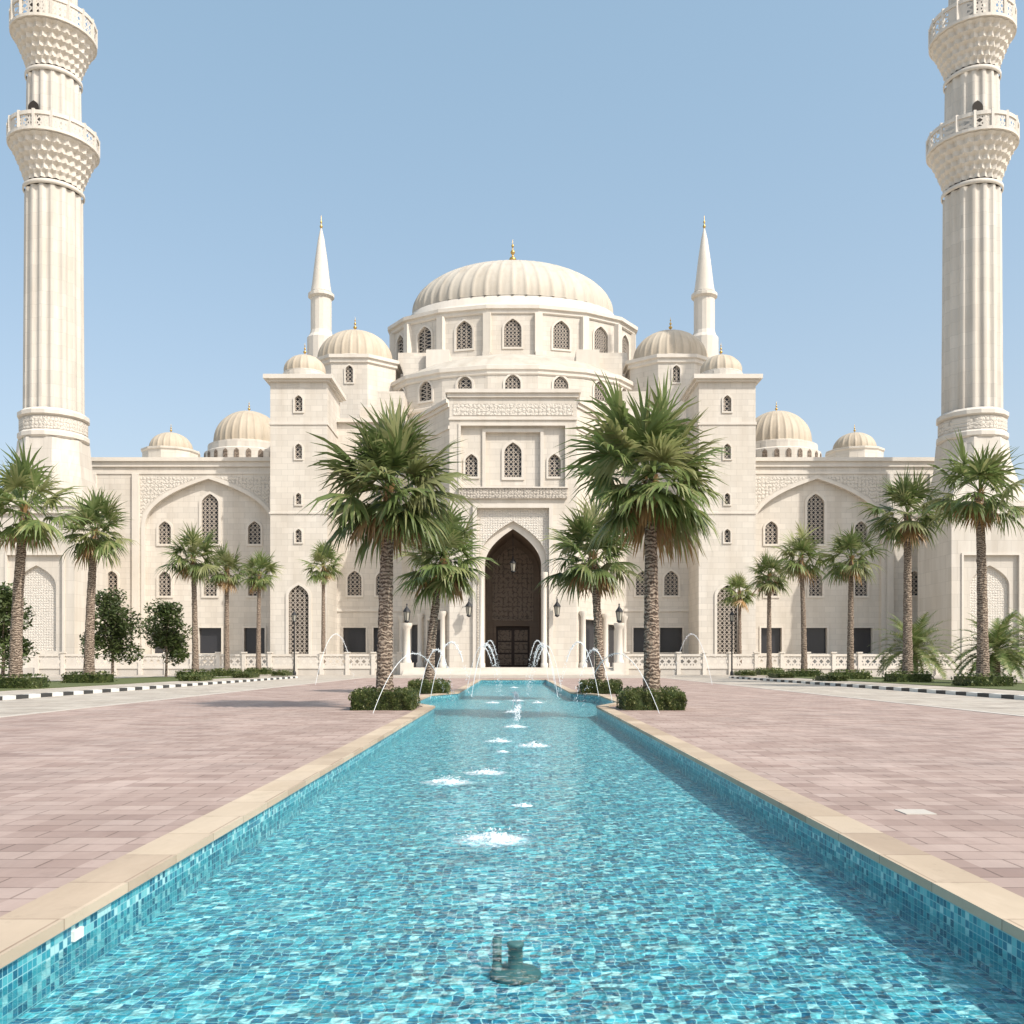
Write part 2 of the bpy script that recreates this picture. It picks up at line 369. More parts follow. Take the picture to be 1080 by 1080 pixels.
def tube(b,pts,r0,r1,mat,seg=6):
    rows=[]
    for i,p in enumerate(pts):
        p=Vector(p); q=Vector(pts[min(i+1,len(pts)-1)])-Vector(pts[max(i-1,0)]); q.normalize()
        s1=q.cross(Vector((0.13,0.99,.05))).normalized(); s2=q.cross(s1); r=r0+(r1-r0)*i/(len(pts)-1)
        rows.append([p+s1*math.cos(2*pi*k/seg)*r+s2*math.sin(2*pi*k/seg)*r for k in range(seg)])
    b.grid(rows,mat)
def jet(x0,y0,x1,y1,h,r=.018):
    b=MB(); pts=[]
    for i in range(25):
        t=i/24; pts.append((x0+(x1-x0)*t,y0+(y1-y0)*t,-.13+4*h*t*(1-t)))
    tube(b,pts[:20],r*.7,r*1.2,M_jet)
    for k in range(150):
        t=R_.uniform(.3,1)**.8; e=R_.uniform(.008,.022)*(r/.018); w_=.06*t
        p=(x0+(x1-x0)*t+R_.gauss(0,w_),y0+(y1-y0)*t+R_.gauss(0,w_),-.13+4*h*t*(1-t)+R_.gauss(0,w_))
        b.lathe(p[0],p[1],[(0,p[2]-e*1.6),(e,p[2]),(0,p[2]+e*1.6)],5,M_jet)
    b.obj('fountain_jet')
for s in (-1,1):
    for yy,h in ((52,2.5),(60,2.8),(70,3.2)): jet(2.6*s,yy,.9*s,yy-.3,h,.017)
    jet(3.7*s,36,2.3*s,36.3,2.1,.016); jet(3.7*s,41.5,1.9*s,41.7,2.5,.017)
    jet(2.0*s,44,.6*s,44.2,2.4,.016)
    jet(4.2*s,27.5,2.3*s,33.5,1.9,.011)
    jet(13*s,62,11*s,66,3.5,.016)
jet(-.1,33,0.1,33.6,.5); jet(.1,27,0.0,26.6,.35)

# ------------------------------------------------------------------ vegetation
def palm(name,x,y,H,R,seed,n=52,z0=.0,lean=(0,0),tr=.27,skirt=10,nseg=22):
    rnd=random.Random(seed); b=MB()
    rows=[]
    L=18
    for i in range(L*3+1):
        t=i/(L*3); cx=lean[0]*t*t; cy=lean[1]*t*t; r=tr*(1.0-.36*t)*(1+ .4*math.exp(-t*14))
        row=[]
        for j in range(16):
            a=2*pi*j/16; k=1+.07*((i+j)%3==0)+rnd.uniform(-.07,.07)
            row.append((cx+r*k*math.cos(a),cy+r*k*math.sin(a),t*H))
        rows.append(row)
    b.grid(rows,M_bark,True,False)
    C=Vector((lean[0],lean[1],H))
    G=Vector((0,0,-1))
    def frond(az,el,Rr,mat,droop,ns=nseg,pf=.5):
        d=Vector((math.cos(az)*math.cos(el),math.sin(az)*math.cos(el),math.sin(el)))
        pet=Rr*pf; p=C+d*tr*.4; P=[p.copy()]
        dd=d.copy()
        for k in range(4):
            dd=(dd+G*droop*.13).normalized(); p=p+dd*pet/4; P.append(p.copy())
        side=dd.cross(Vector((0,0,1)))
        if side.length<.05: side=Vector((1,0,0))
        side.normalize(); side=(side+Vector((0,0,rnd.uniform(-.6,.6)))).normalized()
        up=side.cross(dd).normalized()
        w=.011*Rr
        for k in range(4): b.face([P[k]-side*w*1.5,P[k]+side*w*1.5,P[k+1]+side*w,P[k+1]-side*w],M_leafA if mat is not M_dead else mat)
        h=P[-1]; LL=Rr*rnd.uniform(.50,.64)
        for k in range(ns):
            th=(-1+2*k/(ns-1))*1.75+rnd.uniform(-.06,.06)
            l=LL*(.6+.4*math.cos(th*.85))*rnd.uniform(.82,1.12)
            dv=(dd*math.cos(th)+side*math.sin(th)+up*.30*math.cos(th*2)).normalized()
            sd=(side*math.cos(th)-dd*math.sin(th)+up*rnd.uniform(-.5,.5)).normalized()
            ws=[.012,.046,.028,.003]
            q=[h]; v=dv.copy(); ln=[.40,.32,.34]
            for z in range(3):
                v=(v+G*droop*(.06+.32*z)*rnd.uniform(.5,1.5)).normalized(); q.append(q[-1]+v*l*ln[z])
            m2=M_leafB if (mat is M_leafA and rnd.random()<.16) else mat
            for z in range(3):
                a0=sd*ws[z]*Rr*.55;a1=sd*ws[z+1]*Rr*.55
                b.face([q[z]-a0,q[z]+a0,q[z+1]+a1,q[z+1]-a1],m2)
    for i in range(n):
        t=(i+.5)/n
        az=i*2.39996+rnd.uniform(-.35,.35)
        el=math.radians(86-128*t**.9+rnd.uniform(-14,14))
        mat=M_leafB if rnd.random()<.24 else M_leafA
        if t>.88 and rnd.random()<.5: mat=M_dead
        frond(az,el,R*rnd.uniform(.76,1.16)*(.86+.14*math.sin(pi*t)),mat,.25+1.0*t*t+rnd.uniform(0,.25),nseg,rnd.uniform(.28,.58))
    for i in range(skirt):
        az=rnd.uniform(0,2*pi); el=math.radians(rnd.uniform(-80,-48)); frond(az,el,R*rnd.uniform(.45,.74),M_dead,1.2,12)
    for i in range(46):
        a=rnd.uniform(0,2*pi); z=H-rnd.uniform(-.1,.9)*R*.4; p=Vector((lean[0]+tr*.62*math.cos(a),lean[1]+tr*.62*math.sin(a),z)); q=p+Vector((math.cos(a)*.13,math.sin(a)*.13,.3)); e=Vector((-math.sin(a),math.cos(a),0))*.06
        b.face([p-e,p+e,q+e*.5,q-e*.5],M_dead)
    return b.obj('palm_tree',None,(x,y,z0))

def leafcloud(b,c,rad,n,size,mat,rnd,shell=.55):
    for i in range(n):
        while 1:
            v=Vector((rnd.uniform(-1,1),rnd.uniform(-1,1),rnd.uniform(-1,1)))
            if v.length<1 and v.length>shell*rnd.random(): break
        p=Vector((c[0]+v.x*rad[0],c[1]+v.y*rad[1],c[2]+v.z*rad[2]))
        a=Vector((rnd.uniform(-1,1),rnd.uniform(-1,1),rnd.uniform(-.7,.7))).normalized(); q=a.cross(Vector((rnd.uniform(-1,1),rnd.uniform(-1,1),1))).normalized()
        s=size*rnd.uniform(.6,1.3)
        b.face([p-a*s,p+q*s*.45,p+a*s,p-q*s*.45],mat)
def hedge(x,y,w,d,h,seed,z0=.0,ls=.05,n=2200):
    rnd=random.Random(seed); b=MB(); m_=ls*1.4
    b.box(-w/2+m_,w/2-m_,-d/2+m_,d/2-m_,0,h-m_,M_bush)
    for i in range(n):
        f=rnd.random(); u=rnd.uniform(-1,1);v=rnd.uniform(-1,1)
        if f<.4: p=Vector((u*w/2,v*d/2,h))
        elif f<.75: p=Vector((u*w/2,-d/2,h*(v+1)/2))
        elif f<.8: p=Vector((u*w/2,d/2,h*(v+1)/2))
        else: p=Vector((math.copysign(w/2,u),v*d/2,h*rnd.random()))
        e=max(0,abs(p.x)/(w/2)-.8)+max(0,abs(p.y)/(d/2)-.8)
        p.z-=e*.35*max(0,p.z/h)
        k=mnoise.noise(p*3+Vector((seed,0,0)))*.12; p+=Vector((k,k,k+rnd.uniform(-.06,.05)))
        p.z=max(.01,p.z)
        a=Vector((rnd.uniform(-1,1),rnd.uniform(-1,1),rnd.uniform(-1,1))).normalized(); q=a.cross(Vector((rnd.uniform(-1,1),.3,1))).normalized(); s=ls*rnd.uniform(.6,1.3)
        b.face([p-a*s,p+q*s*.5,p+a*s,p-q*s*.5],M_bush if rnd.random()<.75 else M_leafB)
    b.obj('clipped_hedge',None,(x,y,z0))
palm('p',-4.15,30,6.9,2.75,1,54,0,(.15,0),.26,8,26)
palm('p',4.3,30,7.25,2.85,2,56,0,(-.05,0),.26,18,26)
palm('p',-4.05,45,6.3,2.75,3,48,0,(.7,0),.24,8)
palm('p',4.05,45,6.4,2.65,4,46,0,(-.35,0),.24,10)
hedge(-4.15,30.2,1.95,1.9,.62,1,0,.042,3600); hedge(4.3,30.2,1.95,1.9,.62,2,0,.042,3600); hedge(-4.05,45,1.9,1.8,.6,3); hedge(4.05,45,1.9,1.8,.6,4)
L=[(-26.3,50,540,3.1,.5),(-28,62.5,563,2.95,.4),(-26.5,79,590,2.85,-.2),(-27.8,92,603,2.6,0),(-28.2,105,607,2.7,.1),(-22.4,112,598,2.9,0)]
Rr=[(26.7,54,521,3.2,-.2),(27,65,543,3.4,0),(27,76,590,2.9,.1),(27,88,590,3.0,-.3),(27,100,608,2.8,0),(27,113,626,2.7,0)]
for i,(x,y,py,r,ln) in enumerate(L+Rr):
    palm('p',x,y,1.5+(698-py)*y/1000,r,20+i,40,.1,(ln,0),.32 if y<70 else .27,6+i%4,18)
    hedge(x,y,2.6,2.4,.7,40+i,.1,.09,700)
for s in (-1,1):
    for k,yy in enumerate((70,83,96)): hedge(23.4*s,yy,1.6,3.2,.5,70+k,.1,.09,600)
def broadtree(x,y,H,r,seed,z0=.1):
    rnd=random.Random(seed); b=MB()
    tube(b,[(0,0,0),(.05,0,H*.25),(0,.05,H*.5),(.05,0,H*.8)],.13,.05,M_bark,8)
    for i in range(9):
        a=rnd.uniform(0,6.28); z=H*rnd.uniform(.25,.6); tube(b,[(0,0,z),(r*.4*math.cos(a),r*.4*math.sin(a),z+H*.14),(r*.75*math.cos(a),r*.75*math.sin(a),z+H*.2)],.05,.015,M_bark,5)
    for i in range(28):
        a=rnd.uniform(0,6.28); t=rnd.random(); z=H*(.26+.66*t); q=r*rnd.uniform(.1,.9)*(.65+.5*math.sin(pi*min(1,t+.15)))*(1-.35*t)
        cr=r*rnd.uniform(.3,.5)
        leafcloud(b,(q*math.cos(a),q*math.sin(a),z),(cr,cr,cr*.8),170,.19,M_tree if rnd.random()<.7 else M_bush,rnd)
    b.obj('broadleaf_tree',None,(x,y,z0))
broadtree(-33,78,7.6,2.5,1); broadtree(-31.5,86,7.2,2.3,2); broadtree(-34.5,64,6.6,2.4,3)
def datepalm(x,y,H,R,seed):
    rnd=random.Random(seed); b=MB(); G=Vector((0,0,-1))
    tube(b,[(0,0,0),(0,0,H*.5),(0,0,H)],.32,.25,M_bark,10)
    for i in range(46):
        az=i*2.4+rnd.uniform(-.2,.2); el=math.radians(80-80*((i+.5)/46)); d=Vector((math.cos(az)*math.cos(el),math.sin(az)*math.cos(el),math.sin(el))); p=Vector((0,0,H)); S=12
        for k in range(S):
            d=(d+G*.13).normalized(); q=p+d*R/S*1.15
            sd=d.cross(Vector((0,0,1))).normalized(); t=k/S; ll=R*.26*math.sin(pi*min(1,t*.85+.15))
            b.face([p-sd*.03,p+sd*.03,q+sd*.03,q-sd*.03],M_leafB)
            if k>1:
                for s in (-1,1):
                    for e in (0,.33,.66):
                        o=p+(q-p)*e; tip=o+(sd*s+d*.8+Vector((0,0,rnd.uniform(-.1,.3)))).normalized()*ll
                        b.face([o-d*.06,o+d*.06,tip],M_leafA if rnd.random()<.7 else M_leafB)
            p=q
    b.obj('date_palm',None,(x,y,.1))
datepalm(33,78,2.2,3.6,1); datepalm(31,61,2.0,2.8,2); datepalm(36.5,66,2.3,3.2,3)

# ------------------------------------------------------------------ mosque
def hx(px,d): return (px-541)*d/1000
def hz(py,d): return 1.5+(698-py)*d/1000
def arch(cx,z0,z1,w,rise=None,p=2.3,n=9):
    hw=w/2; rise=rise or w*.62; sp=z1-rise
    P=[(cx-hw,z0),(cx+hw,z0),(cx+hw,sp)]
    for i in range(1,n+1):
        s=i/n; P.append((cx+hw*(1-s**p),sp+rise*s))
    for i in range(n-1,-1,-1):
        s=i/n; P.append((cx-hw*(1-s**p),sp+rise*s))
    return P
def rect(x0,x1,z0,z1):
    if x0>x1:x0,x1=x1,x0
    return [(x0,z0),(x1,z0),(x1,z1),(x0,z1)]
def win(cx,z0,z1,w,fr=.28): return dict(p=arch(cx,z0,z1,w),d=.5,m=M_glass,lat=M_lat,fr=fr,fm=M_plain,rm=M_plain)
def rwin(x0,x1,z0,z1,fr=.22): return dict(p=rect(x0,x1,z0,z1),d=.5,m=M_glass,fr=fr,fm=M_plain,rm=M_plain)
mosque=empty('mosque')
ZP=.8
def dome(b,cx,cy,z,R,H,n,mat,sy=1.0,fin=1.0,bulge=0.0,base=True):
    k=8; seg=n*k; prof=[]
    for i in range(25):
        t=i/24; ph=t*pi/2
        prof.append((R*(math.cos(ph)**.92)*(1+bulge*math.sin(ph*2)*(1-t)),z+H*math.sin(ph)))
    prof[-1]=(R*.015,prof[-1][1]+H*.01)
    b.lathe(cx,cy,prof,seg,mat,True,sy,0,lambda i,a,j:1+.95/n*max(0,math.cos(n*a))**3*(1-(i/25)**3))
    if base: b.lathe(cx,cy,[(R*1.05,z-.12*R*.3),(R*1.05,z+.01*R),(R*1.0,z+.03*R)],64,M_plain,False,sy)
    f=fin; zt=z+H
    P=[(.28,0),(.45,.15),(.28,.3),(.16,.4),(.16,.6),(.4,.75),(.55,1.05),(.4,1.35),(.14,1.5),(.12,1.75),(.3,1.95),(.34,2.1),(.28,2.3),(.08,2.5),(.07,2.8),(.18,2.95),(.2,3.1),(.12,3.25),(.04,3.35),(.03,3.9),(0,4)]
    b.lathe(cx,cy,[(r*f,zt+q*f) for r,q in P],12,M_gold)

b=MB()
b.box(-62,62,110,200,-.1,ZP,M_col)
for i in range(5): b.box(-12.5,12.5,106.5+i*.7,110.5,-.05,.16*(i+1)-.003*i,M_plain)
b.obj('podium_steps',mosque)

def lantern(b,x,y,z,s=1):
    b.lathe(x,y,[(.05*s,z),(.28*s,z+.15*s),(.22*s,z+.25*s)],6,M_iron,False); b.lathe(x,y,[(.2*s,z+.25*s),(.32*s,z+1.05*s)],6,M_lamp,False)
    for k in range(6):
        a=2*pi*k/6; tube(b,[(x+.21*s*math.sin(a),y-.21*s*math.cos(a),z+.25*s),(x+.33*s*math.sin(a),y-.33*s*math.cos(a),z+1.05*s)],.025*s,.025*s,M_iron,4)
    b.lathe(x,y,[(.4*s,z+1.02*s),(.36*s,z+1.15*s),(.12*s,z+1.45*s),(.05*s,z+1.6*s),(.09*s,z+1.7*s),(0,z+1.85*s)],6,M_iron,False)

# --- portal block
b=MB(); d=116
X=lambda p:hx(p,d); Z=lambda p:hz(p,d)
x0,x1=X(474),X(608); zt=Z(415)
ax=X(541)
up=dict(p=rect(X(486),X(596),Z(514),Z(449)),d=.5,m=M_wall,fr=.3,fm=M_plain,pr=.12,h=[
   win(X(497),Z(502),Z(478),1.5,.25),win(X(585),Z(502),Z(478),1.5,.25),
   dict(p=rect(X(512),X(570),Z(513),Z(455)),d=.35,m=M_wall,fr=.4,fm=M_plain,pr=.2,h=[win(ax,Z(502),Z(465),2.1,.35)])])
b.panel((0,d,0),CX,CZ,FN,rect(x0,x1,ZP,zt),[up,
   dict(p=rect(X(503),X(579),ZP+.01,Z(536)),d=.3,m=M_orn3,fr=.5,fm=M_plain,pr=.35,h=[
     dict(p=arch(ax,ZP+.02,Z(549),X(576)-X(506),4.6,2.1,14),d=.45,m=M_plain,h=[
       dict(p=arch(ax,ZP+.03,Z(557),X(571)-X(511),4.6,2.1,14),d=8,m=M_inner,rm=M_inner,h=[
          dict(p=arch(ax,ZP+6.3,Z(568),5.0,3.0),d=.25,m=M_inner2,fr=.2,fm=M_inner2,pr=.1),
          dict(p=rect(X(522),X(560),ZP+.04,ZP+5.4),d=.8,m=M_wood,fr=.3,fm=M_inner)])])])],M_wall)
b.box(x0,x1,d,150,ZP-.5,zt,M_wall,'f')
b.box(x0-.5,x1+.5,d-.5,d+18,zt,zt+.45,M_plain); b.box(x0-.25,x1+.25,d-.25,d+18,zt-.5,zt-.003,M_plain)
b.box(X(478),X(604),d-.06,d+.1,Z(438),Z(426),M_orn)
b.box(X(484),X(598),d-.35,d+.1,Z(526),Z(515.5),M_orn2); b.box(X(483),X(599),d-.5,d+.1,Z(515.4),Z(514),M_plain)
b.box(x0-.1,x1+.1,d-.16,d+.1,Z(443),Z(441),M_plain)
for k in (-1,1):
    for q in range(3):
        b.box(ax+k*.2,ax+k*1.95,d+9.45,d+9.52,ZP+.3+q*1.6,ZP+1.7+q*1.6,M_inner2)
for px in (508,574):
    b.lathe(X(px),d-.55,[(.45,ZP),(.45,ZP+.5),(.3,ZP+.6),(.27,Z(612)),(.42,Z(607)),(.42,Z(604))],16,M_plain)
tube(b,[(ax,d+2.5,Z(560)),(ax,d+2.5,Z(580)),(ax,d+2.5,Z(600)+1.8)],.04,.04,M_iron); lantern(b,ax,d+2.5,Z(600)-.3,1.2)
b.obj('entrance_portal',mosque)
for s in (-1,1):
    b=MB(); A=Vector((s*(541-474)*.116,116.02,0)); Bp=Vector((s*(541-424)*.129,129,0))
    u=(Bp-A).normalized(); ln=(Bp-A).length; n_=Vector((u.y*s,-u.x*s,0))
    zt2=hz(425,116)
    if n_.y>0:n_=-n_
    b.panel(A,u,CZ,n_,rect(0,ln,ZP-.3,zt2),[win(ln*.5,23,28.2,2),win(ln*.22,11,14,1.3),win(ln*.75,11,14,1.3),
        rwin(ln*.12,ln*.42,ZP+.01,ZP+6,.35),rwin(ln*.6,ln*.85,ZP+.01,ZP+5.6,.35),
        ],M_wall)
    for e,(z0,z1) in ((.45,(zt2,zt2+.5)),(.2,(zt2-.5,zt2-.01)),(.25,(19.2,19.7)),(.15,(30,30.4))):
        p=[A+n_*e,Bp+n_*e,Bp-n_*1.5,A-n_*1.5]
        q=[(v.x,v.y,z0) for v in p]; r=[(v.x,v.y,z1) for v in p]
        b.face(q[:2]+r[:2][::-1],M_plain); b.face(q,M_plain); b.face(r,M_plain); b.face([q[1],q[2],r[2],r[1]],M_plain); b.face([q[0],q[3],r[3],r[0]],M_plain)
    b.face([(A.x,A.y,zt2),(Bp.x,Bp.y,zt2),(Bp.x,150,zt2),(A.x,150,zt2)],M_plain)
    for t in (.06,.52,.93):
        p=A+u*ln*t+n_*.5; b.lathe(p.x,p.y,[(.5,ZP),(.5,ZP+.5),(.32,ZP+.7),(.3,ZP+6.2),(.5,ZP+6.6),(.5,ZP+6.9)],14,M_plain)
    b.obj('canted_bay',mosque)

for s in (-1,1):
    def X(p,d): return s*(541-p)*d/1000
    b=MB(); d=129; Z=lambda p:hz(p,d)
    xa,xb=X(346,d),X(424,d); zt=Z(446)
    hs=[]
    for px in (374,404): hs.append(win(X(px,d),Z(628),Z(602),1.9)); hs.append(win(X(px,d),Z(560),Z(528),1.9))
    hs+= [rwin(X(362,d),X(386,d),Z(688),Z(662)),]
    hs.append(rwin(X(394,d),X(414,d),Z(688),Z(662))); hs.append(win(X(385,d),Z(490),Z(462),1.9))
    b.panel((0,d,0),CX,CZ,FN,rect(xa,xb,ZP-.3,zt),hs,M_wall); b.box(xa,xb,d,165,ZP,zt,M_wall,'f')
    b.box(xa,xb+s*-.4,d-.5,d+20,zt,zt+.5,M_plain); b.box(xa,xb,d-.2,d+.1,Z(512),Z(509),M_plain); b.box(xa,xb,d-.15,d+.1,Z(645),Z(642),M_plain)
    b.box(X(380,d+4),X(424,d+4),d+4,d+30,zt,zt+3.2,M_wall)
    b.box(X(396,d+4),X(424,d+4),d+6,d+30,zt+3.2,zt+6,M_wall)
    b.obj('central_wall',mosque)
    b=MB(); d=122; xa,xb=X(285,d),X(345,d); zt=hz(403,d); cx=(xa+xb)/2; wd=abs(xb-xa)
    b.panel((0,d,0),CX,CZ,FN,rect(xa,xb,ZP-.3,zt),[win(cx,hz(434,d),hz(417,d),1.0,.2),win(cx,hz(484,d),hz(468,d),.9,.18),win(cx,hz(572,d),hz(558,d),.8,.18),win(cx,hz(532,d),hz(520,d),.7,.18),
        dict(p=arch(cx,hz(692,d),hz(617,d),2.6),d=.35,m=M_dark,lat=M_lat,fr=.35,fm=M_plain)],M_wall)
    b.box(xa,xb,d,d+wd*1.25,ZP,zt,M_wall,'f')
    lo,hi=min(xa,xb),max(xa,xb)
    b.box(lo-.35,hi+.35,d-.35,d+wd*1.25+.35,zt,zt+.3,M_plain)
    b.box(lo-.75,hi+.75,d-.75,d+wd*1.25+.75,zt+.3,zt+.85,M_plain)
    b.box(lo-.12,hi+.12,d-.12,d+wd*1.25+.12,hz(448,d),hz(445,d),M_plain); b.box(lo-.12,hi+.12,d-.12,d+wd*1.25+.12,hz(542,d),hz(540,d),M_plain)
    b.box(lo-.25,hi+.25,d-.25,d+wd*1.25+.25,ZP-.2,ZP+1.2,M_plain)
    cy=d+wd*.5
    b.lathe(cx,cy,[(2.9,zt+.8),(2.9,zt+1.9),(2.5,zt+2.1)],24,M_wall,False)
    dome(b,cx,cy,zt+2.1,2.6,2.5,16,M_dome2,1,.42,.06)
    b.obj('stair_tower',mosque)
    b=MB(); d=142; cx=X(370,d); cy=d+4; rr=6.6; zt=hz(372,d-4); zb=25
    for k in range(8):
        a0=(k-.5)*pi/4;a1=(k+.5)*pi/4; ro=rr/math.cos(pi/8)*.985
        p=Vector((cx+ro*math.sin(a0),cy-ro*math.cos(a0)*.8,0)); q=Vector((cx+ro*math.sin(a1),cy-ro*math.cos(a1)*.8,0)); u=(q-p).normalized(); l=(q-p).length; nn=Vector((u.y,-u.x,0))
        H=[win(l*.5,hz(406,d),hz(388,d),1.1,.2)] if k in (0,) else []
        b.panel(p,u,CZ,nn,rect(0,l,zb,zt),H,M_wall)
    f8=lambda pr,m_:b.lathe(cx,cy,pr,8,m_,False,.8,pi/8)
    k8=1/math.cos(pi/8)
    f8([(rr*k8*.98,zt-.7),(rr*k8*1.03,zt-.5),(rr*k8*1.03,zt),(rr*k8*1.08,zt+.1),(rr*k8*1.08,zt+.6),(rr*.9,zt+.9)],M_plain)
    dome(b,cx,cy,zt+.9,5.55,5.0,28,M_dome2,.8,.55,.04)
    b.obj('domed_tower',mosque)
    b=MB(); d=156; cx=X(339,d); rr=11*.156
    b.lathe(cx,d,[(rr*1.35,38),(rr*1.35,hz(358,d)),(rr*1.1,hz(354,d)),(rr,hz(350,d)),(rr,hz(316,d)),(rr*1.25,hz(314,d)),(rr*1.25,hz(311,d)),(rr*.95,hz(309,d))],16,M_plain,False)
    b.lathe(cx,d,[(rr*1.0,hz(309,d)),(rr*.86,hz(300,d)),(rr*.6,hz(275,d)),(rr*.3,hz(252,d)),(.08,hz(240,d))],24,M_plain)
    P=[(.12,0),(.28,.3),(.12,.6),(.08,.8),(.2,1.05),(.06,1.3),(.03,2.1),(0,2.2)]
    b.lathe(cx,d,[(r,hz(241,d)+q) for r,q in P],8,M_gold)
    b.obj('turret',mosque)
    b=MB(); d=128; Z=lambda p:hz(p,d); xa,xb=X(70,d),X(286,d); zt=Z(487)
    xw=X(220,d)
    niche=dict(p=arch(xw,Z(692),Z(505),abs(X(150,d)-X(290,d))*.96,7.2,2.6,16),d=.7,m=M_wall,fr=.45,fm=M_plain,pr=.15,h=[
        win(xw,Z(573),Z(520),2.3,.35),win(X(172,d),Z(573),Z(549),1.7,.28),win(X(267,d),Z(573),Z(549),1.7,.28),
        win(xw,Z(628),Z(602),1.8,.28),win(X(172,d),Z(628),Z(602),1.7,.28),win(X(267,d),Z(628),Z(602),1.7,.28),
        rwin(X(208,d),X(232,d),Z(689),Z(662)),rwin(X(256,d),X(278,d),Z(689),Z(662)),rwin(X(160,d),X(184,d),Z(689),Z(662))])
    b.panel((0,d,0),CX,CZ,FN,rect(xa,xb,ZP-.3,zt),[niche,win(X(118,d),Z(628),Z(602),1.6),rwin(X(106,d),X(130,d),Z(689),Z(662))],M_wall)
    b.box(xa,xb,d,d+45,ZP,zt,M_wall,'f')
    lo,hi=min(xa,xb),max(xa,xb)
    b.box(lo-.3,hi,d-.55,d+45,zt,zt+.5,M_plain); b.box(lo-.1,hi,d-.25,d+.1,zt-.7,zt-.003,M_plain); b.box(lo,hi,d-.12,d+.1,Z(500),Z(497.5),M_plain)
    for sg in (-1,1):
        hw=abs(X(150,d)-X(290,d))*.96/2+.6; P=[(xw+sg*hw,Z(552)),(xw+sg*hw,Z(503)),(xw+sg*.9,Z(503))]
        for i in range(1,13):
            q=1-i/12; P.append((xw+sg*hw*(1-q**2.6)*1.0,Z(505)-7.2*(1-q)+.55))
        P=[(x_,min(z_,Z(503))) for x_,z_ in P]
        b.poly((0,d-.02,0),CX,CZ,P,[],M_orn)
    b.box(X(140,d),X(147,d),d-.3,d+.1,ZP,Z(500),M_plain)
    b.box(X(95,d),X(102,d),d-.3,d+.1,ZP,Z(500),M_plain)
    cx=X(252,152); cy=158; z0=hz(487,128)
    b.lathe(cx,cy,[(7.2,z0),(7.2,hz(470,150)),(6.6,hz(468,150)),(6.6,hz(463,150)+.3),(5.6,hz(463,150)+.4)],24,M_wall,False)
    for k in range(-4,5):
        a=k*.26
        p=Vector((cx+7.22*math.sin(a),cy-7.22*math.cos(a),0)); uu=Vector((math.cos(a),math.sin(a),0))
        q=arch(0,hz(487,150)+.6,hz(473,150)+.3,.8); b.poly(p+Vector((math.sin(a),-math.cos(a),0))*.03,uu,CZ,q,[],M_inner2)
    dome(b,cx,cy,hz(463,150)+.5,5.5,5.9,28,M_dome2,1,.45,.05)
    cx=X(178,142); cy=143
    b.lathe(cx,cy,[(4.1,z0),(4.1,hz(478,142)),(4.3,hz(477,142)),(4.3,hz(475,142)),(3,hz(474,142))],12,M_wall,False)
    dome(b,cx,cy,hz(474,142),3.0,2.7,20,M_dome2,1,.35,.05)
    b.obj('side_wing',mosque)
    b=MB(); d=121; Z=lambda p:hz(p,d); xa,xb=X(88,d),X(-180,d); zt=Z(562)
    hs=[]
    for k in range(6):
        c=X(64-k*38,d); hs.append(dict(p=rect(c-2.0,c+2.0,ZP+1,Z(590)),d=.25,m=M_wall,fr=.2,fm=M_plain,h=[dict(p=arch(c,ZP+1.5,Z(600),3.2,1.9),d=.5,m=M_orn3)]))
    b.panel((0,d,0),CX,CZ,FN,rect(xa,xb,ZP-.9,zt),hs,M_wall); b.box(xa,xb,d,170,-.1,zt,M_wall,'f')
    lo,hi=min(xa,xb),max(xa,xb); b.box(lo-.3,hi+.3,d-.5,170,zt,zt+.5,M_plain); b.box(lo,hi,d-.08,d+.1,Z(578),Z(566),M_orn)
    b.obj('arcade_building',mosque)

b=MB()
b.box(hx(420,150),hx(662,150),150,180,20,hz(372,150),M_wall)
b.box(hx(432,148),hx(650,148),147.5,150,20,hz(377,148),M_plain)
for s in (-1,1):
    b.box(s*16.5,s*13.0,143,147,20,hz(378,145)-.3,M_wall); b.box(s*13,s*9.5,142,147,20,hz(374,145)-.2,M_plain)
b.obj('central_block',mosque)
def drum(b,cx,cy,R,sy,zb,zt,nf,w0,w1,ww,ks,eave,pier):
    k_=1/math.cos(pi/nf)
    for k in range(nf):
        a0=(k-.5)*2*pi/nf;a1=(k+.5)*2*pi/nf
        p=Vector((cx+R*k_*math.sin(a0),cy-R*k_*math.cos(a0)*sy,0)); q=Vector((cx+R*k_*math.sin(a1),cy-R*k_*math.cos(a1)*sy,0)); u=(q-p).normalized(); l=(q-p).length; nn=Vector((u.y,-u.x,0))
        kk=k if k<nf/2 else k-nf
        H=[win(l*.5,w0,w1,min(ww,l*.45),.3)] if abs(kk)<=ks else []
        b.panel(p,u,CZ,nn,rect(0,l,zb,zt),H,M_wall)
        if pier:
            c=p; o=Vector((math.sin(a0),-math.cos(a0),0)); t=Vector((math.cos(a0),math.sin(a0),0)); hwid=pier
            for (e,z1) in ((.55,zt-.7),(.9,zb+(zt-zb)*.35)):
                c0=c-t*hwid-o*.3; c1=c+t*hwid-o*.3; c2=c+t*hwid+o*e; c3=c-t*hwid+o*e; z0_=zb
                B4=[(v.x,v.y,z0_) for v in (c0,c1,c2,c3)]; T4=[(v.x,v.y,z1) for v in (c0,c1,c2,c3)]
                for i in range(4): b.face([B4[i],B4[(i+1)%4],T4[(i+1)%4],T4[i]],M_plain)
                b.face(T4,M_plain)
    b.lathe(cx,cy,[(R*k_*1.005,zt-.8),(R*k_*1.02,zt-.6),(R*k_*1.02,zt-.1),(R*k_*1.02+eave,zt),(R*k_*1.02+eave,zt+.55),(R*k_*.98,zt+.8)],nf,M_plain,False,sy,pi/nf)
b=MB()
zl=hz(385,135)
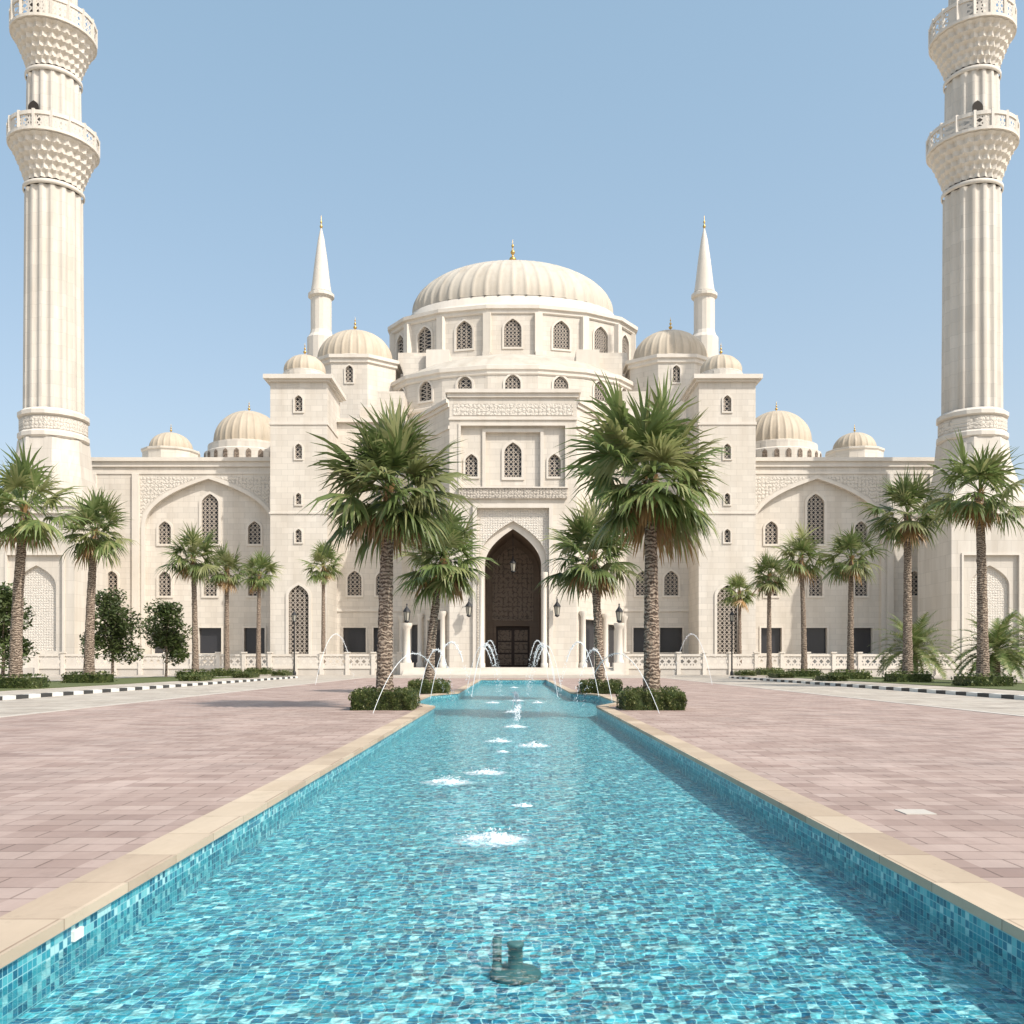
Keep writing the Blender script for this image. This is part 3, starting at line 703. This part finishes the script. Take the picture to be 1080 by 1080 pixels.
drum(b,0,146,18.0,.6,28,zl-.6,16,hz(416,135),hz(394,135),2.2,3,.35,0)
b.lathe(0,146,[(18.2,zl),(17.2,zl+.5),(14,zl+2.0),(9,zl+3.4),(4,zl+4.0),(.1,zl+4.1)],16*16,M_dome,True,.6,0,lambda i,a,j:1+.012*max(0,math.cos(32*a))**4)
b.lathe(0,146,[(18.35,hz(428,135)),(18.6,hz(427,135)),(18.6,hz(424,135)),(18.35,hz(423,135))],16,M_plain,False,.6,pi/16)
b.obj('semi_dome_drum',mosque)
b=MB(); zu=hz(322,148)
drum(b,0,160,19.9,.6,46,zu-.6,16,hz(366,148),hz(336,148),2.7,4,.5,.6)
b.lathe(0,160,[(19.5,zu),(18.6,zu+.6),(17.2,zu+1.2),(17.2,zu+2.2),(16.6,zu+2.4)],96,M_plain,True,.6)
dome(b,0,160,zu+2.3,16.6,8.7,48,M_dome,.62,1.15,.03,False)
b.obj('main_dome',mosque)

def minaret(px):
    d=118; cx=hx(px,d); k=d/1000; Z=lambda p:hz(p,d); b=MB()
    b2=40*k
    b.panel((cx,d-b2,0),CX,CZ,FN,rect(-b2,b2,0,Z(535)),[dict(p=rect(-b2*.7,b2*.7,ZP+1.5,Z(590)),d=.3,m=M_minaret,fr=.25,fm=M_plain,h=[dict(p=arch(0,ZP+2,Z(600),b2*1.0,2.6),d=.4,m=M_orn3)])],M_minaret)
    b.box(cx-b2,cx+b2,d-b2,d+b2,-.1,Z(535),M_minaret,'f')
    b.box(cx-b2-.3,cx+b2+.3,d-b2-.3,d+b2+.3,Z(548),Z(541),M_orn); b.box(cx-b2-.5,cx+b2+.5,d-b2-.5,d+b2+.5,Z(541)+.01,Z(538),M_plain)
    b.box(cx-b2-.3,cx+b2+.3,d-b2-.3,d+b2+.3,-.1,2,M_plain)
    n8=32
    rows=[]
    for t in (0,.25,.5,.75,1):
        row=[]
        for j in range(n8):
            a=2*pi*j/n8; sq=b2/max(abs(math.cos(a)),abs(math.sin(a))); a8=((a+pi/8)%(pi/4))-pi/8; oc=33*k/math.cos(a8)*.97
            e=t**.7; r=sq*(1-e)+oc*e; row.append((cx+r*math.sin(a),d-r*math.cos(a),Z(535)+(Z(468)-Z(535))*t))
        rows.append(row)
    b.grid(rows,M_minaret,True,False)
    S=16
    b.lathe(cx,d,[(33*k,Z(468)),(35*k,Z(466)),(35*k,Z(462)),(33*k,Z(460)),(32*k,Z(446)),(35*k,Z(444)),(35*k,Z(440)),(31*k,Z(437))],S,M_plain,False,1,pi/S)
    b.lathe(cx,d,[(33.4*k,Z(459)),(33.4*k,Z(447))],S,M_orn,False,1,pi/S)
    def fl(i,a,j):
        q=(16*a/(2*pi))%1.0; return 1.0 if (q<.14 or q>.86) else 1-.075*math.sin(pi*(q-.14)/.72)
    def shaft(r0,r1,y0,y1):
        b.lathe(cx,d,[(r0*k,Z(y0)),(r0*k*1.0,Z(y0-2)),((r0*.5+r1*.5)*k,Z((y0+y1)/2)),(r1*k,Z(y1))],16*12,M_minaret,False,1,0,fl)
    def capital(r0,r1,y0,y1,yp):
        b.lathe(cx,d,[(r0*k*1.02,Z(y0+7)),(r0*k*1.07,Z(y0+6)),(r0*k*1.07,Z(y0+3)),(r0*k*1.02,Z(y0+2))],48,M_plain)
        T=5; prof=[];ph=[]
        for i in range(T):
            t=i/T; t2=(i+1)/T
            ra=r0+(r1-r0)*t**1.2; rb=r0+(r1-r0)*t2**1.2
            prof+=[(ra*k,Z(y0+(y1-y0)*t)),(ra*k*1.01,Z(y0+(y1-y0)*(t+.55/T))),(rb*k*.985,Z(y0+(y1-y0)*(t2-.02)))]
            ph+=[i,i,i]
        def md(i,a,j):
            q=(24*a/(2*pi)+.5*(ph[i]%2))%1.0; tri=1-abs(2*q-1)
            return 1-.085*tri*(1 if i%3!=2 else .35)
        b.lathe(cx,d,prof,24*8,M_plain,False,1,0,md)
        b.lathe(cx,d,[(r1*k*.95,Z(y1)-.05),(r1*k*1.02,Z(y1)),(r1*k*1.02,Z(y1-3)),(r1*k*.6,Z(y1-3))],48,M_plain,False)
        b.lathe(cx,d,[(r1*k*.985,Z(y1-3)),(r1*k*.985,Z(yp))],48,M_latp,False)
        b.lathe(cx,d,[(r1*k*.96,Z(yp)-.2),(r1*k*1.01,Z(yp)-.2),(r1*k*1.01,Z(yp)+.25),(r1*k*.96,Z(yp)+.25)],48,M_plain,False)
        for j in range(16):
            a=2*pi*j/16; x_=cx+r1*k*.985*math.sin(a); y_=d-r1*k*.985*math.cos(a); b.box(x_-.16,x_+.16,y_-.16,y_+.16,Z(y1-3),Z(yp)+.4,M_plain)
        zz=Z(y1-3)
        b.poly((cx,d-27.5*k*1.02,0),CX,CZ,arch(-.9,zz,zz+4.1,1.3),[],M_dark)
    shaft(29.5,28,437,207)
    capital(28,43.5,200,160,143)
    shaft(27,26,160,88)
    capital(26,41,82,44,24)
    shaft(23,22,44,-60)
    b.lathe(cx,d,[(25*k,Z(-60)),(27*k,Z(-64)),(27*k,Z(-70)),(24*k,Z(-72)),(20*k,Z(-95)),(12*k,Z(-140)),(4*k,Z(-185)),(.2,Z(-205))],32,M_plain)
    b.lathe(cx,d,[(.3,Z(-205)),(.8,Z(-212)),(.3,Z(-219)),(.6,Z(-226)),(.1,Z(-232)),(0,Z(-245))],12,M_gold)
    b.obj('minaret')
minaret(57); minaret(1025)

for s in (-1,1):
    b=MB(); x=13.2
    while x<57:
        b.box(s*x-.22,s*x+.22,109.8,110.24,ZP-.8,ZP+1.7,M_plain); b.box(s*x-.3,s*x+.3,109.72,110.32,ZP+1.7,ZP+1.85,M_plain)
        if x<54:
            xa,xb=s*(x+.22),s*(x+2.78)
            b.poly((0,110.0,0),CX,CZ,rect(xa,xb,ZP+.25,ZP+1.35),[],M_latp)
            b.box(xa,xb,109.9,110.12,ZP+1.35,ZP+1.6,M_plain); b.box(xa,xb,109.9,110.12,ZP-.1,ZP+.25,M_plain)
        x+=3
    b.obj('balustrade')
for s in (-1,1):
    b=MB(); x,y=s*12.2,109
    b.box(x-.7,x+.7,y-.7,y+.7,0,1.4,M_plain); b.lathe(x,y,[(.55,1.4),(.55,1.6),(.42,1.8),(.38,5.2),(.55,5.5),(.62,5.7),(.62,5.95)],20,M_plain); lantern(b,x,y,5.95,1.25)
    b.obj('lamp_pillar')
    b=MB(); x,y=s*5.35,114.9
    tube(b,[(x,115.9,8.6),(x,115.3,9.3),(x,114.9,9.1)],.06,.05,M_iron); lantern(b,x,y,6.9,1.25); b.obj('wall_lantern')
    b=MB(); tube(b,[(0,0,0),(0,0,.6),(0,0,5.8)],.12,.06,M_iron,8); b.lathe(0,0,[(.2,0),(.2,.3),(.12,.5)],10,M_iron); lantern(b,0,0,5.8,.8)
    tube(b,[(-.6,0,5.4),(0,0,5.7),(.6,0,5.4)],.035,.035,M_iron,5)
    b.obj('street_lamp',None,(s*24.0,104,0))
b=MB(); b.box(3.75,4.05,9.3,9.6,-.01,.008,M_col); b.obj('drain_cover')
